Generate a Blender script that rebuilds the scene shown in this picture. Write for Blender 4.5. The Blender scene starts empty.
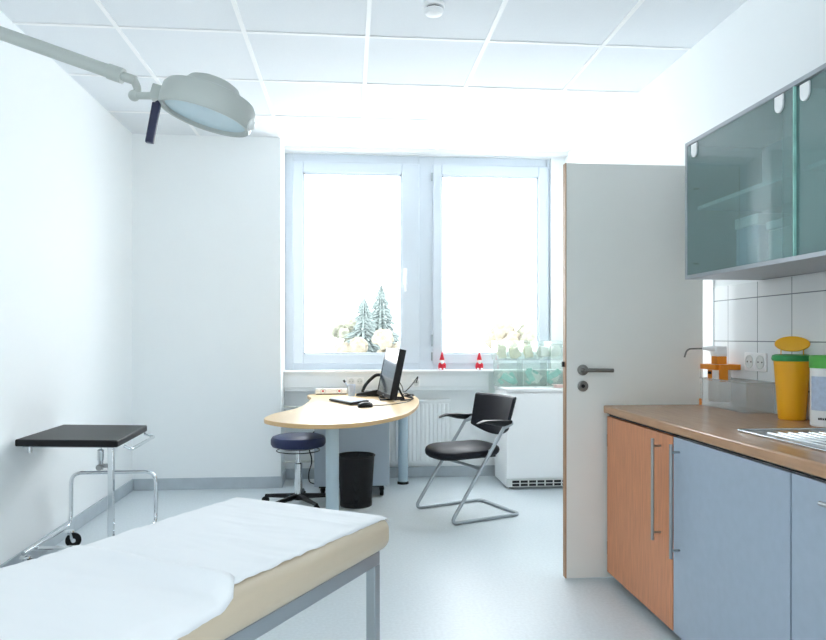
import bpy, bmesh, math, random
from mathutils import Vector, Matrix, noise
random.seed(7)
S = bpy.context.scene
COL = S.collection
PI = math.pi

# ------------------------------------------------------------ camera, world, light
cam_d = bpy.data.cameras.new('camera'); cam = bpy.data.objects.new('camera', cam_d); COL.objects.link(cam)
cam.location = (0, 0, 1.18); cam.rotation_euler = (PI/2, 0, -math.atan(63/700))
cam_d.sensor_width = 36; cam_d.lens = 700/826*36; cam_d.shift_y = 17/826; cam_d.clip_start = 0.02; cam_d.clip_end = 500
S.camera = cam
vs = S.view_settings
vs.view_transform = 'Standard'; vs.look = 'None'; vs.gamma = 1; vs.use_curve_mapping = False; vs.exposure = 0.04
w = bpy.data.worlds.new('overcast_sky'); S.world = w; w.use_nodes = True
bg = w.node_tree.nodes['Background']; bg.inputs[0].default_value = (0.935, 0.960, 1.0, 1); bg.inputs[1].default_value = 11.0
S.cycles.max_bounces = 12; S.cycles.diffuse_bounces = 8; S.cycles.transparent_max_bounces = 16
S.cycles.sample_clamp_indirect = 8; S.cycles.use_denoising = True
S.cycles.caustics_reflective = False; S.cycles.caustics_refractive = False

def portal(name, loc, rot, sx, sy):
    l = bpy.data.lights.new(name, 'AREA'); l.shape = 'RECTANGLE'; l.size = sx; l.size_y = sy
    l.cycles.is_portal = True
    o = bpy.data.objects.new(name, l); COL.objects.link(o); o.location = loc; o.rotation_euler = rot
portal('window_daylight', (0.6, 6.05, 1.8), (-PI/2, 0, 0), 2.2, 1.8)
portal('fill_window_daylight', (1.98, -1.05, 1.6), (0, PI/2, 0), 1.7, 1.4)  # portal of the added, unseen window that fills from the side

# ------------------------------------------------------------ materials
def lin(c): return tuple(((x/255)/12.92 if x/255 <= .04045 else ((x/255+.055)/1.055)**2.4) for x in c) + (1,)
def mat(name, rgb, rough=.5, metal=0., nscale=0, namt=0., bump=0., bscale=200, coat=0, stretch=None, spec=.5, trans=0):
    m = bpy.data.materials.new(name); m.use_nodes = True; nt = m.node_tree; b = nt.nodes['Principled BSDF']
    b.inputs['Base Color'].default_value = lin(rgb); b.inputs['Roughness'].default_value = rough
    b.inputs['Metallic'].default_value = metal; b.inputs['Coat Weight'].default_value = coat
    b.inputs['Specular IOR Level'].default_value = spec
    b.inputs['Transmission Weight'].default_value = trans
    tc = nt.nodes.new('ShaderNodeTexCoord'); mp = nt.nodes.new('ShaderNodeMapping')
    nt.links.new(tc.outputs['Object'], mp.inputs[0])
    if stretch: mp.inputs['Scale'].default_value = stretch
    if nscale:
        n = nt.nodes.new('ShaderNodeTexNoise'); n.inputs['Scale'].default_value = nscale; n.inputs['Detail'].default_value = 6
        nt.links.new(mp.outputs[0], n.inputs['Vector'])
        r = nt.nodes.new('ShaderNodeValToRGB'); c = lin(rgb)
        r.color_ramp.elements[0].position = .3; r.color_ramp.elements[1].position = .7
        r.color_ramp.elements[0].color = tuple(max(0, x*(1-namt)) for x in c[:3]) + (1,)
        r.color_ramp.elements[1].color = tuple(min(1, x*(1+namt)) for x in c[:3]) + (1,)
        nt.links.new(n.outputs[0], r.inputs[0]); nt.links.new(r.outputs[0], b.inputs['Base Color'])
    if bump:
        n2 = nt.nodes.new('ShaderNodeTexNoise'); n2.inputs['Scale'].default_value = bscale
        nt.links.new(mp.outputs[0], n2.inputs['Vector'])
        bp = nt.nodes.new('ShaderNodeBump'); bp.inputs['Strength'].default_value = bump; bp.inputs['Distance'].default_value = .002
        nt.links.new(n2.outputs[0], bp.inputs['Height']); nt.links.new(bp.outputs[0], b.inputs['Normal'])
    return m
def glass(name, tint, body=0., body_col=(200, 220, 220), rough=0.0, ior=1.5, tl_amt=.5):
    m = bpy.data.materials.new(name); m.use_nodes = True; nt = m.node_tree; nt.nodes.clear()
    out = nt.nodes.new('ShaderNodeOutputMaterial'); t = nt.nodes.new('ShaderNodeBsdfTransparent'); t.inputs[0].default_value = tint + (1,)
    d = nt.nodes.new('ShaderNodeBsdfDiffuse'); d.inputs[0].default_value = lin(body_col)
    tl = nt.nodes.new('ShaderNodeBsdfTranslucent'); tl.inputs[0].default_value = lin(body_col); dm = nt.nodes.new('ShaderNodeMixShader')
    nt.links.new(d.outputs[0], dm.inputs[1]); nt.links.new(tl.outputs[0], dm.inputs[2]); dm.inputs[0].default_value = tl_amt; d = dm
    mx0 = nt.nodes.new('ShaderNodeMixShader'); mx0.inputs[0].default_value = body
    nt.links.new(t.outputs[0], mx0.inputs[1]); nt.links.new(d.outputs[0], mx0.inputs[2])
    g = nt.nodes.new('ShaderNodeBsdfGlossy'); g.inputs['Roughness'].default_value = rough
    fr = nt.nodes.new('ShaderNodeFresnel'); fr.inputs[0].default_value = ior
    ge = nt.nodes.new('ShaderNodeNewGeometry'); iv = nt.nodes.new('ShaderNodeMath'); iv.operation = 'SUBTRACT'; iv.inputs[0].default_value = 1; nt.links.new(ge.outputs['Backfacing'], iv.inputs[1])
    ml = nt.nodes.new('ShaderNodeMath'); ml.operation = 'MULTIPLY'; nt.links.new(fr.outputs[0], ml.inputs[0]); nt.links.new(iv.outputs[0], ml.inputs[1])
    mx = nt.nodes.new('ShaderNodeMixShader'); nt.links.new(ml.outputs[0], mx.inputs[0])
    nt.links.new(mx0.outputs[0], mx.inputs[1]); nt.links.new(g.outputs[0], mx.inputs[2]); nt.links.new(mx.outputs[0], out.inputs[0])
    return m
M = {}
M['wall'] = mat('white_plaster', (248, 250, 250), .85, bump=.15, bscale=160)
M['ceiling'] = mat('ceiling_tile', (234, 237, 240), .9, nscale=300, namt=.02, bump=.1, bscale=400)
M['tbar'] = mat('white_grid_bar', (250, 250, 250), .5)
M['floor'] = mat('blue_grey_linoleum', (214, 222, 226), .38, nscale=70, namt=.05, bump=.05, bscale=40)
M['base'] = mat('grey_skirting', (188, 196, 202), .5, nscale=12, namt=.05)
M['frame'] = mat('white_window_plastic', (214, 221, 228), .35)
M['white'] = mat('white_lacquer', (250, 250, 250), .35)
M['offwhite'] = mat('off_white_plastic', (222, 224, 222), .4)
M['door'] = mat('pale_grey_laminate', (236, 235, 229), .45, nscale=2, namt=.02)
M['lip'] = mat('beech_lipping', (170, 132, 100), .5)
M['steel'] = mat('brushed_steel', (170, 172, 174), .28, 1)
M['darksteel'] = mat('dull_steel', (128, 126, 122), .4, 1)
M['chrome'] = mat('chrome', (225, 228, 230), .08, 1)
M['satin'] = mat('satin_silver_paint', (170, 177, 182), .35, .6)
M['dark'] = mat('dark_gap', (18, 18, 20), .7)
M['black'] = mat('black_plastic', (15, 16, 20), .42, spec=.3)
M['leather'] = mat('black_leatherette', (16, 18, 28), .5, bump=.2, bscale=300, spec=.3)
M['blueleather'] = mat('navy_leatherette', (38, 48, 86), .4, bump=.2, bscale=300, spec=.35)
M['beech'] = mat('beech_veneer', (208, 138, 96), .42, nscale=6, namt=.13, stretch=(14, 14, 1.2))
M['worktop'] = mat('beech_worktop', (184, 142, 108), .22, nscale=6, namt=.1, stretch=(12, 1.2, 12))
M['maple'] = mat('maple_desktop', (226, 194, 148), .3, nscale=5, namt=.05, stretch=(1.2, 9, 9))
M['maple_edge'] = mat('maple_edge', (214, 176, 126), .4)
M['blue'] = mat('blue_grey_laminate', (166, 178, 192), .4, nscale=30, namt=.03)
M['desk_leg'] = mat('pale_blue_powder_coat', (178, 196, 206), .35)
M['pedestal'] = mat('grey_blue_metal', (176, 190, 204), .45)
M['alu'] = mat('aluminium_panel', (168, 172, 178), .4, .3)
M['lamp'] = mat('lamp_grey_enamel', (178, 183, 178), .4)
M['vinyl'] = mat('beige_vinyl', (206, 190, 166), .42, bump=.15, bscale=250)
M['paper'] = mat('white_paper', (240, 241, 242), .8, bump=.3, bscale=18)
M['orange'] = mat('orange_plastic', (242, 146, 26), .4)
M['yellow'] = mat('yellow_plastic', (250, 180, 12), .4)
M['green'] = mat('green_plastic', (44, 150, 82), .4)
M['lightgreen'] = mat('light_green_plastic', (86, 180, 72), .4)
M['label'] = mat('pale_blue_label', (196, 210, 232), .5, nscale=60, namt=.1)
M['red'] = mat('red_felt', (205, 30, 50), .7)
M['skin'] = mat('doll_face', (240, 205, 190), .7)
M['radiator'] = mat('radiator_enamel', (248, 250, 250), .35)
M['pipe'] = mat('cream_pipe_paint', (222, 224, 218), .4)
M['screen'] = mat('monitor_screen', (60, 72, 84), .12, spec=.8)
M['teal'] = mat('teal_wrapper', (160, 212, 202), .4, nscale=20, namt=.15)
M['sachet'] = mat('white_wrapper', (236, 238, 232), .45, nscale=20, namt=.05)
M['yellowish'] = mat('cream_wrapper', (242, 238, 216), .5, nscale=20, namt=.1)
M['pink'] = mat('pink_cloth', (240, 215, 210), .8)
M['trunk'] = mat('trunking_grey', (240, 243, 244), .5)
M['keycap'] = mat('pale_keys', (196, 208, 222), .5)
M['glass'] = glass('clear_window_glass', (.97, .985, .98))
M['cabglass'] = glass('green_tinted_glass', (.78, .885, .88), .28, (168, 196, 194), 0.02, 1.6, .2)
M['acrylic'] = glass('clear_acrylic', (.94, .96, .95), .08, (205, 218, 212), .03)
M['milky'] = glass('milky_plastic', (.93, .94, .94), .24, (244, 244, 243), .25, 1.45, .15)
M['lampglass'] = glass('lamp_lens', (.7, .88, .93), .85, (226, 246, 253), .15, 1.45, .1)
M['inner'] = mat('cabinet_interior', (226, 232, 230), .5)
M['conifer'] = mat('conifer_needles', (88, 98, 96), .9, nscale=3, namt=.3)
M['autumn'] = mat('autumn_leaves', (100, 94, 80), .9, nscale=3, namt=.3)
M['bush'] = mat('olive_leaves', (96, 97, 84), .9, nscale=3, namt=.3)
M['bark'] = mat('bark', (96, 84, 72), .9)
M['pale_ground'] = mat('bounce_ground', (236, 240, 244), .95, nscale=.1, namt=.04)  # ground made pale to bounce sky light up to the ceiling
M['backrest'] = M['leather']
# tiles: procedural brick pattern in the material
def tile_mat():
    m = bpy.data.materials.new('white_wall_tiles'); m.use_nodes = True; nt = m.node_tree; b = nt.nodes['Principled BSDF']
    tc = nt.nodes.new('ShaderNodeTexCoord'); sp = nt.nodes.new('ShaderNodeSeparateXYZ'); cb = nt.nodes.new('ShaderNodeCombineXYZ')
    nt.links.new(tc.outputs['Object'], sp.inputs[0]); 
    for k, off in ((1, -.044), (2, .04)):
        ad = nt.nodes.new('ShaderNodeMath'); ad.inputs[1].default_value = off; nt.links.new(sp.outputs[k], ad.inputs[0]); nt.links.new(ad.outputs[0], cb.inputs[k-1])
    br = nt.nodes.new('ShaderNodeTexBrick'); br.offset = 0; br.squash = 1
    br.inputs['Scale'].default_value = 1; br.inputs['Brick Width'].default_value = .247; br.inputs['Row Height'].default_value = .2
    br.inputs['Mortar Size'].default_value = .0022; br.inputs['Mortar Smooth'].default_value = .1
    br.inputs['Color1'].default_value = lin((236, 238, 238)); br.inputs['Color2'].default_value = lin((231, 234, 235)); br.inputs['Mortar'].default_value = lin((120, 128, 132))
    nt.links.new(cb.outputs[0], br.inputs['Vector']); nt.links.new(br.outputs[0], b.inputs['Base Color'])
    b.inputs['Roughness'].default_value = .45; b.inputs['Specular IOR Level'].default_value = .3
    return m
M['tile'] = tile_mat()
def mesh_mat():
    m = bpy.data.materials.new('black_wire_mesh'); m.use_nodes = True; nt = m.node_tree; b = nt.nodes['Principled BSDF']
    b.inputs['Base Color'].default_value = lin((24, 24, 28)); b.inputs['Roughness'].default_value = .5; b.inputs['Metallic'].default_value = .3
    tc = nt.nodes.new('ShaderNodeTexCoord'); ck = nt.nodes.new('ShaderNodeTexChecker'); ck.inputs['Scale'].default_value = 260
    nt.links.new(tc.outputs['Object'], ck.inputs[0])
    mt = nt.nodes.new('ShaderNodeMath'); mt.operation = 'MULTIPLY'; mt.inputs[1].default_value = .6
    nt.links.new(ck.outputs['Fac'], mt.inputs[0]); sb = nt.nodes.new('ShaderNodeMath'); sb.operation = 'SUBTRACT'; sb.inputs[0].default_value = 1
    nt.links.new(mt.outputs[0], sb.inputs[1]); nt.links.new(sb.outputs[0], b.inputs['Alpha'])
    return m
M['mesh'] = mesh_mat()

# ------------------------------------------------------------ helpers
def obj(name, bm, m, parent=None, bevel=0, smooth=False, seg=2, kind=None, loc=None, rot=None, label=None):
    me = bpy.data.meshes.new(name)
    bmesh.ops.recalc_face_normals(bm, faces=bm.faces)
    bm.to_mesh(me); bm.free()
    ms = m if isinstance(m, (list, tuple)) else [m]
    for x in ms: me.materials.append(M[x] if isinstance(x, str) else x)
    o = bpy.data.objects.new(name, me); COL.objects.link(o)
    if parent: o.parent = parent
    if loc: o.location = loc
    if rot: o.rotation_euler = rot
    if smooth:
        for p in me.polygons: p.use_smooth = True
        me.set_sharp_from_angle(angle=math.radians(38))
    if bevel:
        md = o.modifiers.new('bevel', 'BEVEL'); md.width = bevel; md.segments = seg; md.limit_method = 'ANGLE'
        for p in me.polygons: p.use_smooth = True
        me.set_sharp_from_angle(angle=math.radians(38)); md.harden_normals = False
    if kind: o['kind'] = kind
    if label: o['label'] = label
    return o
def B(*a, **k):
    bm = bmesh.new(); box(bm, *a, **k); return bm
def box(bm, x0, x1, y0, y1, z0, z1, M4=None):
    vv = [bm.verts.new((x, y, z)) for x in (x0, x1) for y in (y0, y1) for z in (z0, z1)]
    for f in ((0,1,3,2),(4,6,7,5),(0,4,5,1),(2,3,7,6),(0,2,6,4),(1,5,7,3)): bm.faces.new([vv[i] for i in f])
    if M4: bmesh.ops.transform(bm, matrix=M4, verts=vv)
    return vv
def prism(bm, pts, z0, z1, M4=None):
    a = [bm.verts.new((x, y, z0)) for x, y in pts]; b = [bm.verts.new((x, y, z1)) for x, y in pts]
    bm.faces.new(a[::-1]); bm.faces.new(b); n = len(pts)
    for i in range(n): bm.faces.new((a[i], a[(i+1) % n], b[(i+1) % n], b[i]))
    if M4: bmesh.ops.transform(bm, matrix=M4, verts=a+b)
    return a+b
def lathe(bm, prof, n=32, M4=None, sx=1, sy=1, a0=0):
    rings = []; vs_ = []
    for r, z in prof:
        if r < 1e-6: v = [bm.verts.new((0, 0, z))]
        else: v = [bm.verts.new((r*sx*math.cos(a0+2*PI*i/n), r*sy*math.sin(a0+2*PI*i/n), z)) for i in range(n)]
        rings.append(v); vs_ += v
    for a, b in zip(rings, rings[1:]):
        for i in range(n):
            j = (i+1) % n
            if len(a) == 1 and len(b) == 1: continue
            if len(a) == 1: bm.faces.new((a[0], b[i], b[j]))
            elif len(b) == 1: bm.faces.new((a[i], a[j], b[0]))
            else: bm.faces.new((a[i], a[j], b[j], b[i]))
    if M4: bmesh.ops.transform(bm, matrix=M4, verts=vs_)
    return vs_
def fillet(pts, r, n=6):
    P = [Vector(p) for p in pts]; out = [P[0]]
    for i in range(1, len(P)-1):
        a, b, c = P[i-1], P[i], P[i+1]; u = (a-b); v = (c-b); rr = min(r, u.length*.49, v.length*.49)
        p0 = b+u.normalized()*rr; p1 = b+v.normalized()*rr
        for k in range(n+1):
            t = k/n; out.append(p0*(1-t)**2+b*2*t*(1-t)+p1*t*t)
    out.append(P[-1]); return out
def tube(bm, pts, r, n=12, bend=0, closed=False, radii=None, flat=1):
    P = fillet(pts, bend) if bend else [Vector(p) for p in pts]
    rings = []; up = None
    for i, p in enumerate(P):
        if closed: t = (P[(i+1) % len(P)]-P[i-1]).normalized()
        else: t = (P[min(i+1, len(P)-1)]-P[max(i-1, 0)]).normalized()
        if up is None:
            up = Vector((0, 0, 1)) if abs(t.z) < .9 else Vector((0, 1, 0))
        s = t.cross(up).normalized(); up = s.cross(t).normalized()
        rr = radii[i] if radii else r
        rings.append([bm.verts.new(p+(s*math.cos(2*PI*k/n)+up*math.sin(2*PI*k/n)*flat)*rr) for k in range(n)])
    m = len(rings)
    for i in range(m if closed else m-1):
        a, b = rings[i], rings[(i+1) % m]
        for k in range(n): bm.faces.new((a[k], a[(k+1) % n], b[(k+1) % n], b[k]))
    if not closed: bm.faces.new(rings[0][::-1]); bm.faces.new(rings[-1])
def T(*a, **k):
    bm = bmesh.new(); tube(bm, *a, **k); return bm
def L(*a, **k):
    bm = bmesh.new(); lathe(bm, *a, **k); return bm
def thing(name, label, cat, loc=(0, 0, 0), rotz=0, group=None):
    o = bpy.data.objects.new(name, None); COL.objects.link(o); o.empty_display_size = .05
    o.location = loc; o.rotation_euler = (0, 0, rotz); o['label'] = label; o['category'] = cat
    if group: o['group'] = group
    return o
def tag(o, label, cat, group=None):
    o['label'] = label; o['category'] = cat
    if group: o['group'] = group
    return o
def st(name, bm, m, parent=None, **k): return obj(name, bm, m, parent, kind=None if parent else 'structure', **k)
def dup(root, loc, rotz, label, group=None):
    r = root.copy(); COL.objects.link(r); r.location = loc; r.rotation_euler = (0, 0, rotz); r['label'] = label
    if group: r['group'] = group
    for ch in list(root.children):
        c = ch.copy(); COL.objects.link(c); c.parent = r
        for g in ch.children:
            d = g.copy(); COL.objects.link(d); d.parent = c
    return r
def rot_to(d):
    return Vector((0, 0, 1)).rotation_difference(Vector(d).normalized()).to_matrix().to_4x4()
def ball(bm, c, r, s=(1, 1, 1)):
    bmesh.ops.create_icosphere(bm, subdivisions=3, radius=1, matrix=Matrix.Translation(c) @ Matrix.Diagonal((r*s[0], r*s[1], r*s[2], 1)))

# ------------------------------------------------------------ room shell
XL, XR, YP, YW, YR, ZC = -1.67, 1.84, 5.56, 5.88, -2.0, 2.745
bm = bmesh.new(); box(bm, XL-.1, XR+.12, YR-.1, YW+.2, -.1, 0); box(bm, XR+.12, 3.0, 2.4, 5.4, -.1, 0)
st('floor', bm, 'floor')
bm = bmesh.new(); box(bm, XL-.1, XR+.12, YR-.1, YW+.2, ZC, ZC+.1); box(bm, XR+.12, 3.0, 2.4, 5.4, ZC, ZC+.1)
st('ceiling', bm, 'ceiling')
st('wall_left', B(XL-.15, XL, YR-.1, YW+.2, 0, ZC), 'wall')
st('wall_pier', B(XL, -.54, YP, YW+.2, 0, ZC), 'wall')
# right wall with a doorway 3.55-4.35
bm = bmesh.new(); box(bm, XR, XR+.12, YR-.1, -1.75, 0, ZC); box(bm, XR, XR+.12, -1.75, -.35, 0, .75); box(bm, XR, XR+.12, -1.75, -.35, 2.45, ZC); box(bm, XR, XR+.12, -.35, 3.55, 0, ZC); box(bm, XR, XR+.12, 3.55, 4.37, 2.06, ZC); box(bm, XR, XR+.12, 4.37, YW+.2, 0, ZC)
st('wall_right', bm, 'wall')
bm = bmesh.new(); box(bm, 2.9, 3.0, 2.4, 5.4, 0, ZC); box(bm, XR+.12, 2.9, 2.4, 2.5, 0, ZC); box(bm, XR+.12, 2.9, 5.3, 5.4, 0, ZC)
st('wall_corridor', bm, 'wall')
# window wall
WX0, WX1, WZ0, WZ1 = -.54, 1.72, .90, 2.715
bm = bmesh.new(); box(bm, -.54, XR, YW, YW+.25, 0, WZ0-.012); box(bm, -.54, XR, YW, YW+.25, WZ1, ZC); box(bm, WX1, XR, YW, YW+.25, WZ0-.012, WZ1)
st('wall_back', bm, 'wall')
# rear wall, and an added, unseen window in the right wall for side fill light
st('wall_rear', B(XL, XR, YR-.1, YR, 0, ZC), 'wall')
o = st('fill_window', B(XR+.06, XR+.066, -1.75, -.35, .75, 2.45), 'glass')
bm = bmesh.new()
for a in ((-1.75, -.35, .75, .82), (-1.75, -.35, 2.38, 2.45), (-1.75, -1.68, .82, 2.38), (-.42, -.35, .82, 2.38), (-1.10, -1.0, .82, 2.38)): box(bm, XR+.03, XR+.10, a[0], a[1], a[2], a[3])
obj('fill_window_frame', bm, 'frame', o, bevel=.004)

# skirting
st('baseboard_left', B(XL, XL+.012, YR, YP, 0, .088), 'base', bevel=.003)
st('baseboard_pier', B(XL+.012, -.528, YP-.012, YP, 0, .088), 'base', bevel=.003)
st('baseboard_return', B(-.54, -.528, YP, YW, 0, .088), 'base', bevel=.003)
st('baseboard_back', B(-.528, XR, YW-.012, YW, 0, .088), 'base', bevel=.003)
bm = bmesh.new(); box(bm, XR-.012, XR, 4.44, YW-.012, 0, .088)
st('baseboard_right', bm, 'base', bevel=.003)

# ceiling grid
bm = bmesh.new()
for k in range(-2, 4): x = .09+.63*k; box(bm, x-.011, x+.011, YR, YW, ZC-.006, ZC-.0005)
for k in range(-8, 4): y = 3.65+.685*k; box(bm, XL, XR, y-.011, y+.011, ZC-.005, ZC-.0005)
st('trim_1', bm, 'tbar')
# curtain track
bm = bmesh.new(); box(bm, -.535, XR, 5.80, 5.812, 2.718, ZC); box(bm, -.535, XR, 5.84, 5.852, 2.718, ZC); box(bm, -.535, XR, 5.812, 5.84, 2.735, ZC)
st('trim_2', bm, 'white')

# window: outer frame + two sashes
YF = 5.93
def sash(name, x0, x1, z0, z1, st_, glass_name):
    bm = bmesh.new(); s = st_
    box(bm, x0, x0+s[0], YF-.035, YF+.04, z0, z1); box(bm, x1-s[1], x1, YF-.035, YF+.04, z0, z1)
    box(bm, x0+s[0], x1-s[1], YF-.035, YF+.04, z0, z0+s[2]); box(bm, x0+s[0], x1-s[1], YF-.035, YF+.04, z1-s[3], z1)
    fr = st(name, bm, 'frame', bevel=.006)
    bm = bmesh.new()   # inner glazing bead step
    a0, a1, c0, c1 = x0+s[0], x1-s[1], z0+s[2], z1-s[3]; b = .014
    box(bm, a0, a0+b, YF-.02, YF, c0, c1); box(bm, a1-b, a1, YF-.02, YF, c0, c1); box(bm, a0, a1, YF-.02, YF, c0, c0+b); box(bm, a0, a1, YF-.02, YF, c1-b, c1)
    obj('glazing_bead', bm, 'frame', fr)
    obj('pane', B(a0, a1, YF+.004, YF+.008, c0, c1), 'glass', fr)
    return fr
w1 = sash('window_1', -.475, .585, .955, 2.645, (.085, .15, .08, .09), 'pane')
w2 = sash('window_2', .70, 1.70, .955, 2.645, (.075, .085, .08, .09), 'pane')
bm = bmesh.new()
box(bm, -.54, -.47, YF-.01, YF+.06, .90, 2.715); box(bm, .58, .705, YF-.01, YF+.06, .90, 2.715); box(bm, 1.69, 1.72, YF-.01, YF+.06, .90, 2.715)
for a, b in ((-.47, .58), (.705, 1.69)): box(bm, a, b, YF-.01, YF+.06, .90, .96); box(bm, a, b, YF-.01, YF+.06, 2.64, 2.715)
st('trim_3', bm, 'frame', bevel=.004)
for z0, z1 in ((2.50, 2.57), (1.10, 1.20), (.98, 1.05)):
    o = obj('window_hinge', L([(0, z0), (.008, z0), (.008, z1), (0, z1)], 10, Matrix.Translation((.692, YF-.04, 0))), 'satin', w2, smooth=True)
bm = bmesh.new(); box(bm, .45, .48, YF-.047, YF-.035, 1.62, 1.76); box(bm, .455, .475, YF-.075, YF-.047, 1.665, 1.69); box(bm, .457, .473, YF-.085, YF-.068, 1.56, 1.69)
obj('window_handle', bm, 'white', w1, bevel=.004)
st('trim_4', B(-.54, XR, 5.76, YW+.03, .888, .905), 'white', bevel=.004)          # window sill

# trunking below the sill with sockets
tr = st('trim_5', B(-.54, 1.16, 5.795, YW, .733, .888), 'trunk', bevel=.004)
obj('trunking_cover', B(-.54, 1.16, 5.789, 5.795, .765, .862), 'trunk', tr, bevel=.002)
def socket(parent, c, ax, s=.04):
    # c centre, ax 'y': faces -Y ; 'x': faces -X
    R = Matrix.Translation(c) @ (Matrix.Rotation(PI/2, 4, 'X') if ax == 'y' else Matrix.Rotation(-PI/2, 4, 'Y'))
    bm = bmesh.new(); box(bm, -s, s, -s, s, 0, .009, R); f = obj('socket_plate', bm, 'white', parent, bevel=.003)
    bm = bmesh.new(); lathe(bm, [(.75*s*.98, .009), (.75*s, .012), (.62*s, .012), (.60*s, .0095), (0, .0095)], 24, R); obj('socket_ring', bm, 'offwhite', f, smooth=True)
    for q in (-.25, .25):
        bm = bmesh.new()
        d = Vector((0, q*s*1.4, 0)) if ax == 'x' else Vector((q*s*1.4, 0, 0))
        lathe(bm, [(0, .0105), (.09*s, .0105), (.09*s, .0096)], 8, R @ Matrix.Translation(d))
        obj('socket_hole', bm, 'dark', f)
def socket_thing(label, c, ax, n, s, group=None):
    t = thing('wall_socket', label, 'socket', (0, 0, 0), group=group)
    for i in range(n):
        d = (i-(n-1)/2)*s*2.02
        socket(t, (c[0]+(d if ax == 'y' else 0), c[1]+(d if ax == 'x' else 0), c[2]), ax, s)
    return t
socket_thing('white double socket set in the trunking below the left window', (.045, 5.789, .815), 'y', 2, .034)
socket_thing('white socket in trunking with a black cable plugged in', (.545, 5.789, .80), 'y', 1, .034)

# radiator
rad = thing('radiator', 'white ribbed panel radiator on the wall behind the desk', 'radiator', (0, 0, 0))
bm = bmesh.new(); x = -.22
while x < .83:
    box(bm, x, x+.024, 5.775, 5.80, .15, .625); x += .035
box(bm, -.22, .835, 5.79, 5.815, .13, .645)
obj('panel', bm, 'radiator', rad, bevel=.004)
obj('top_grille', B(-.22, .835, 5.775, 5.855, .645, .655), 'radiator', rad, bevel=.003)
obj('end_cover', B(.832, .838, 5.775, 5.855, .13, .655), 'radiator', rad)
for q in (0, .6):
    for z in (.2, .5): obj('wall_bracket', B(q, q+.03, 5.815, YW-.0125, z, z+.05), 'radiator', rad)
for z in (.605, .16):
    obj('pipe', T([(-.54, 5.80, z), (-.20, 5.80, z)], .010), 'pipe', rad, smooth=True)
obj('valve', L([(0, 0), (.018, 0), (.022, .05), (.016, .06), (0, .06)], 16, Matrix.Translation((-.27, 5.80, .605)) @ Matrix.Rotation(PI/2, 4, 'X')), 'white', rad, smooth=True)

# door
door = st('door_1', B(1.045, 1.735, 3.312, 3.352, .010, 2.024), 'door', bevel=.002)
obj('edge_lipping', B(1.040, 1.045, 3.312, 3.352, .010, 2.024), 'lip', door)
obj('latch', B(1.030, 1.041, 3.325, 3.340, 1.035, 1.06), 'dark', door, label='black latch bolt')
h = obj('door_handle', L([(0, 0), (.026, 0), (.026, .008), (.012, .010), (.010, .045), (0, .045)], 24, Matrix.Translation((1.125, 3.312, 1.02)) @ Matrix.Rotation(PI/2, 4, 'X')), 'darksteel', door, smooth=True)
obj('lever', T([(1.125, 3.268, 1.02), (1.15, 3.262, 1.021), (1.26, 3.262, 1.019)], .0095, bend=.02), 'darksteel', h, smooth=True)
kh = obj('keyhole_plate', L([(0, 0), (.026, 0), (.026, .008), (.02, .009), (0, .006)], 24, Matrix.Translation((1.125, 3.312, .942)) @ Matrix.Rotation(PI/2, 4, 'X')), 'darksteel', door, smooth=True)
obj('lock_cylinder', L([(0, .0), (.009, .0), (.009, .0095), (0, .0095)], 16, Matrix.Translation((1.125, 3.312, .942)) @ Matrix.Rotation(PI/2, 4, 'X')), 'black', kh, smooth=True)
for z in (.3, 1.8):
    bm = bmesh.new(); lathe(bm, [(0, z-.045), (.009, z-.045), (.009, z+.045), (0, z+.045)], 12, Matrix.Translation((1.745, 3.36, 0))); box(bm, 1.745, 1.831, 3.355, 3.361, z-.04, z+.04); box(bm, 1.825, 1.831, 3.361, 3.50, z-.04, z+.04)
    obj('hinge', bm, 'steel', door)
bm = bmesh.new()
box(bm, 1.831, XR, 3.396, 3.55, 0, 2.06); box(bm, 1.831, XR, 4.37, 4.44, 0, 2.13); box(bm, 1.831, XR, 3.396, 4.44, 2.06, 2.13)
st('trim_6', bm, 'white', bevel=.003)

# tiled splashback
st('trim_7', B(XR-.008, XR, .6, 3.385, .852, 1.43), 'tile')
st('trim_8', B(XR-.010, XR, 3.385, 3.394, .852, 1.43), 'base')

# ------------------------------------------------------------ kitchen run
FX = 1.238
wt = obj('worktop', B(1.223, XR-.009, .7, 3.298, .812, .85), 'worktop', bevel=.006)
tag(wt, 'beech-coloured worktop running along the right wall over the base cabinets', 'worktop')
sk = thing('sink_drainer', 'stainless steel sink with ribbed drainer set in the worktop', 'sink', (0, 0, .85))
bm = bmesh.new(); box(bm, 1.355, 1.775, 1.30, 2.345, .0005, .003)
obj('deck', bm, 'steel', sk, bevel=.001)
bm = bmesh.new()
for i in range(9):
    xx = 1.41+i*.037; tube(bm, [(xx, 1.80, .006), (xx, 2.25, .004)], .0055, 8)
obj('drainer_rib', bm, 'chrome', sk, smooth=True, label='row of raised chrome ribs')
bm = bmesh.new(); tube(bm, [(1.357, 1.302, .004), (1.773, 1.302, .004), (1.773, 2.343, .004), (1.357, 2.343, .004)], .0035, 8, closed=True)
obj('rim', bm, 'chrome', sk, smooth=True)
bm = bmesh.new(); lathe(bm, [(0, .0032), (.15, .0032), (.165, .006), (.172, .003)], 40, Matrix.Translation((1.565, 1.52, 0)), .95, 1.1)
obj('bowl', bm, 'steel', sk, smooth=True)

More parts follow.
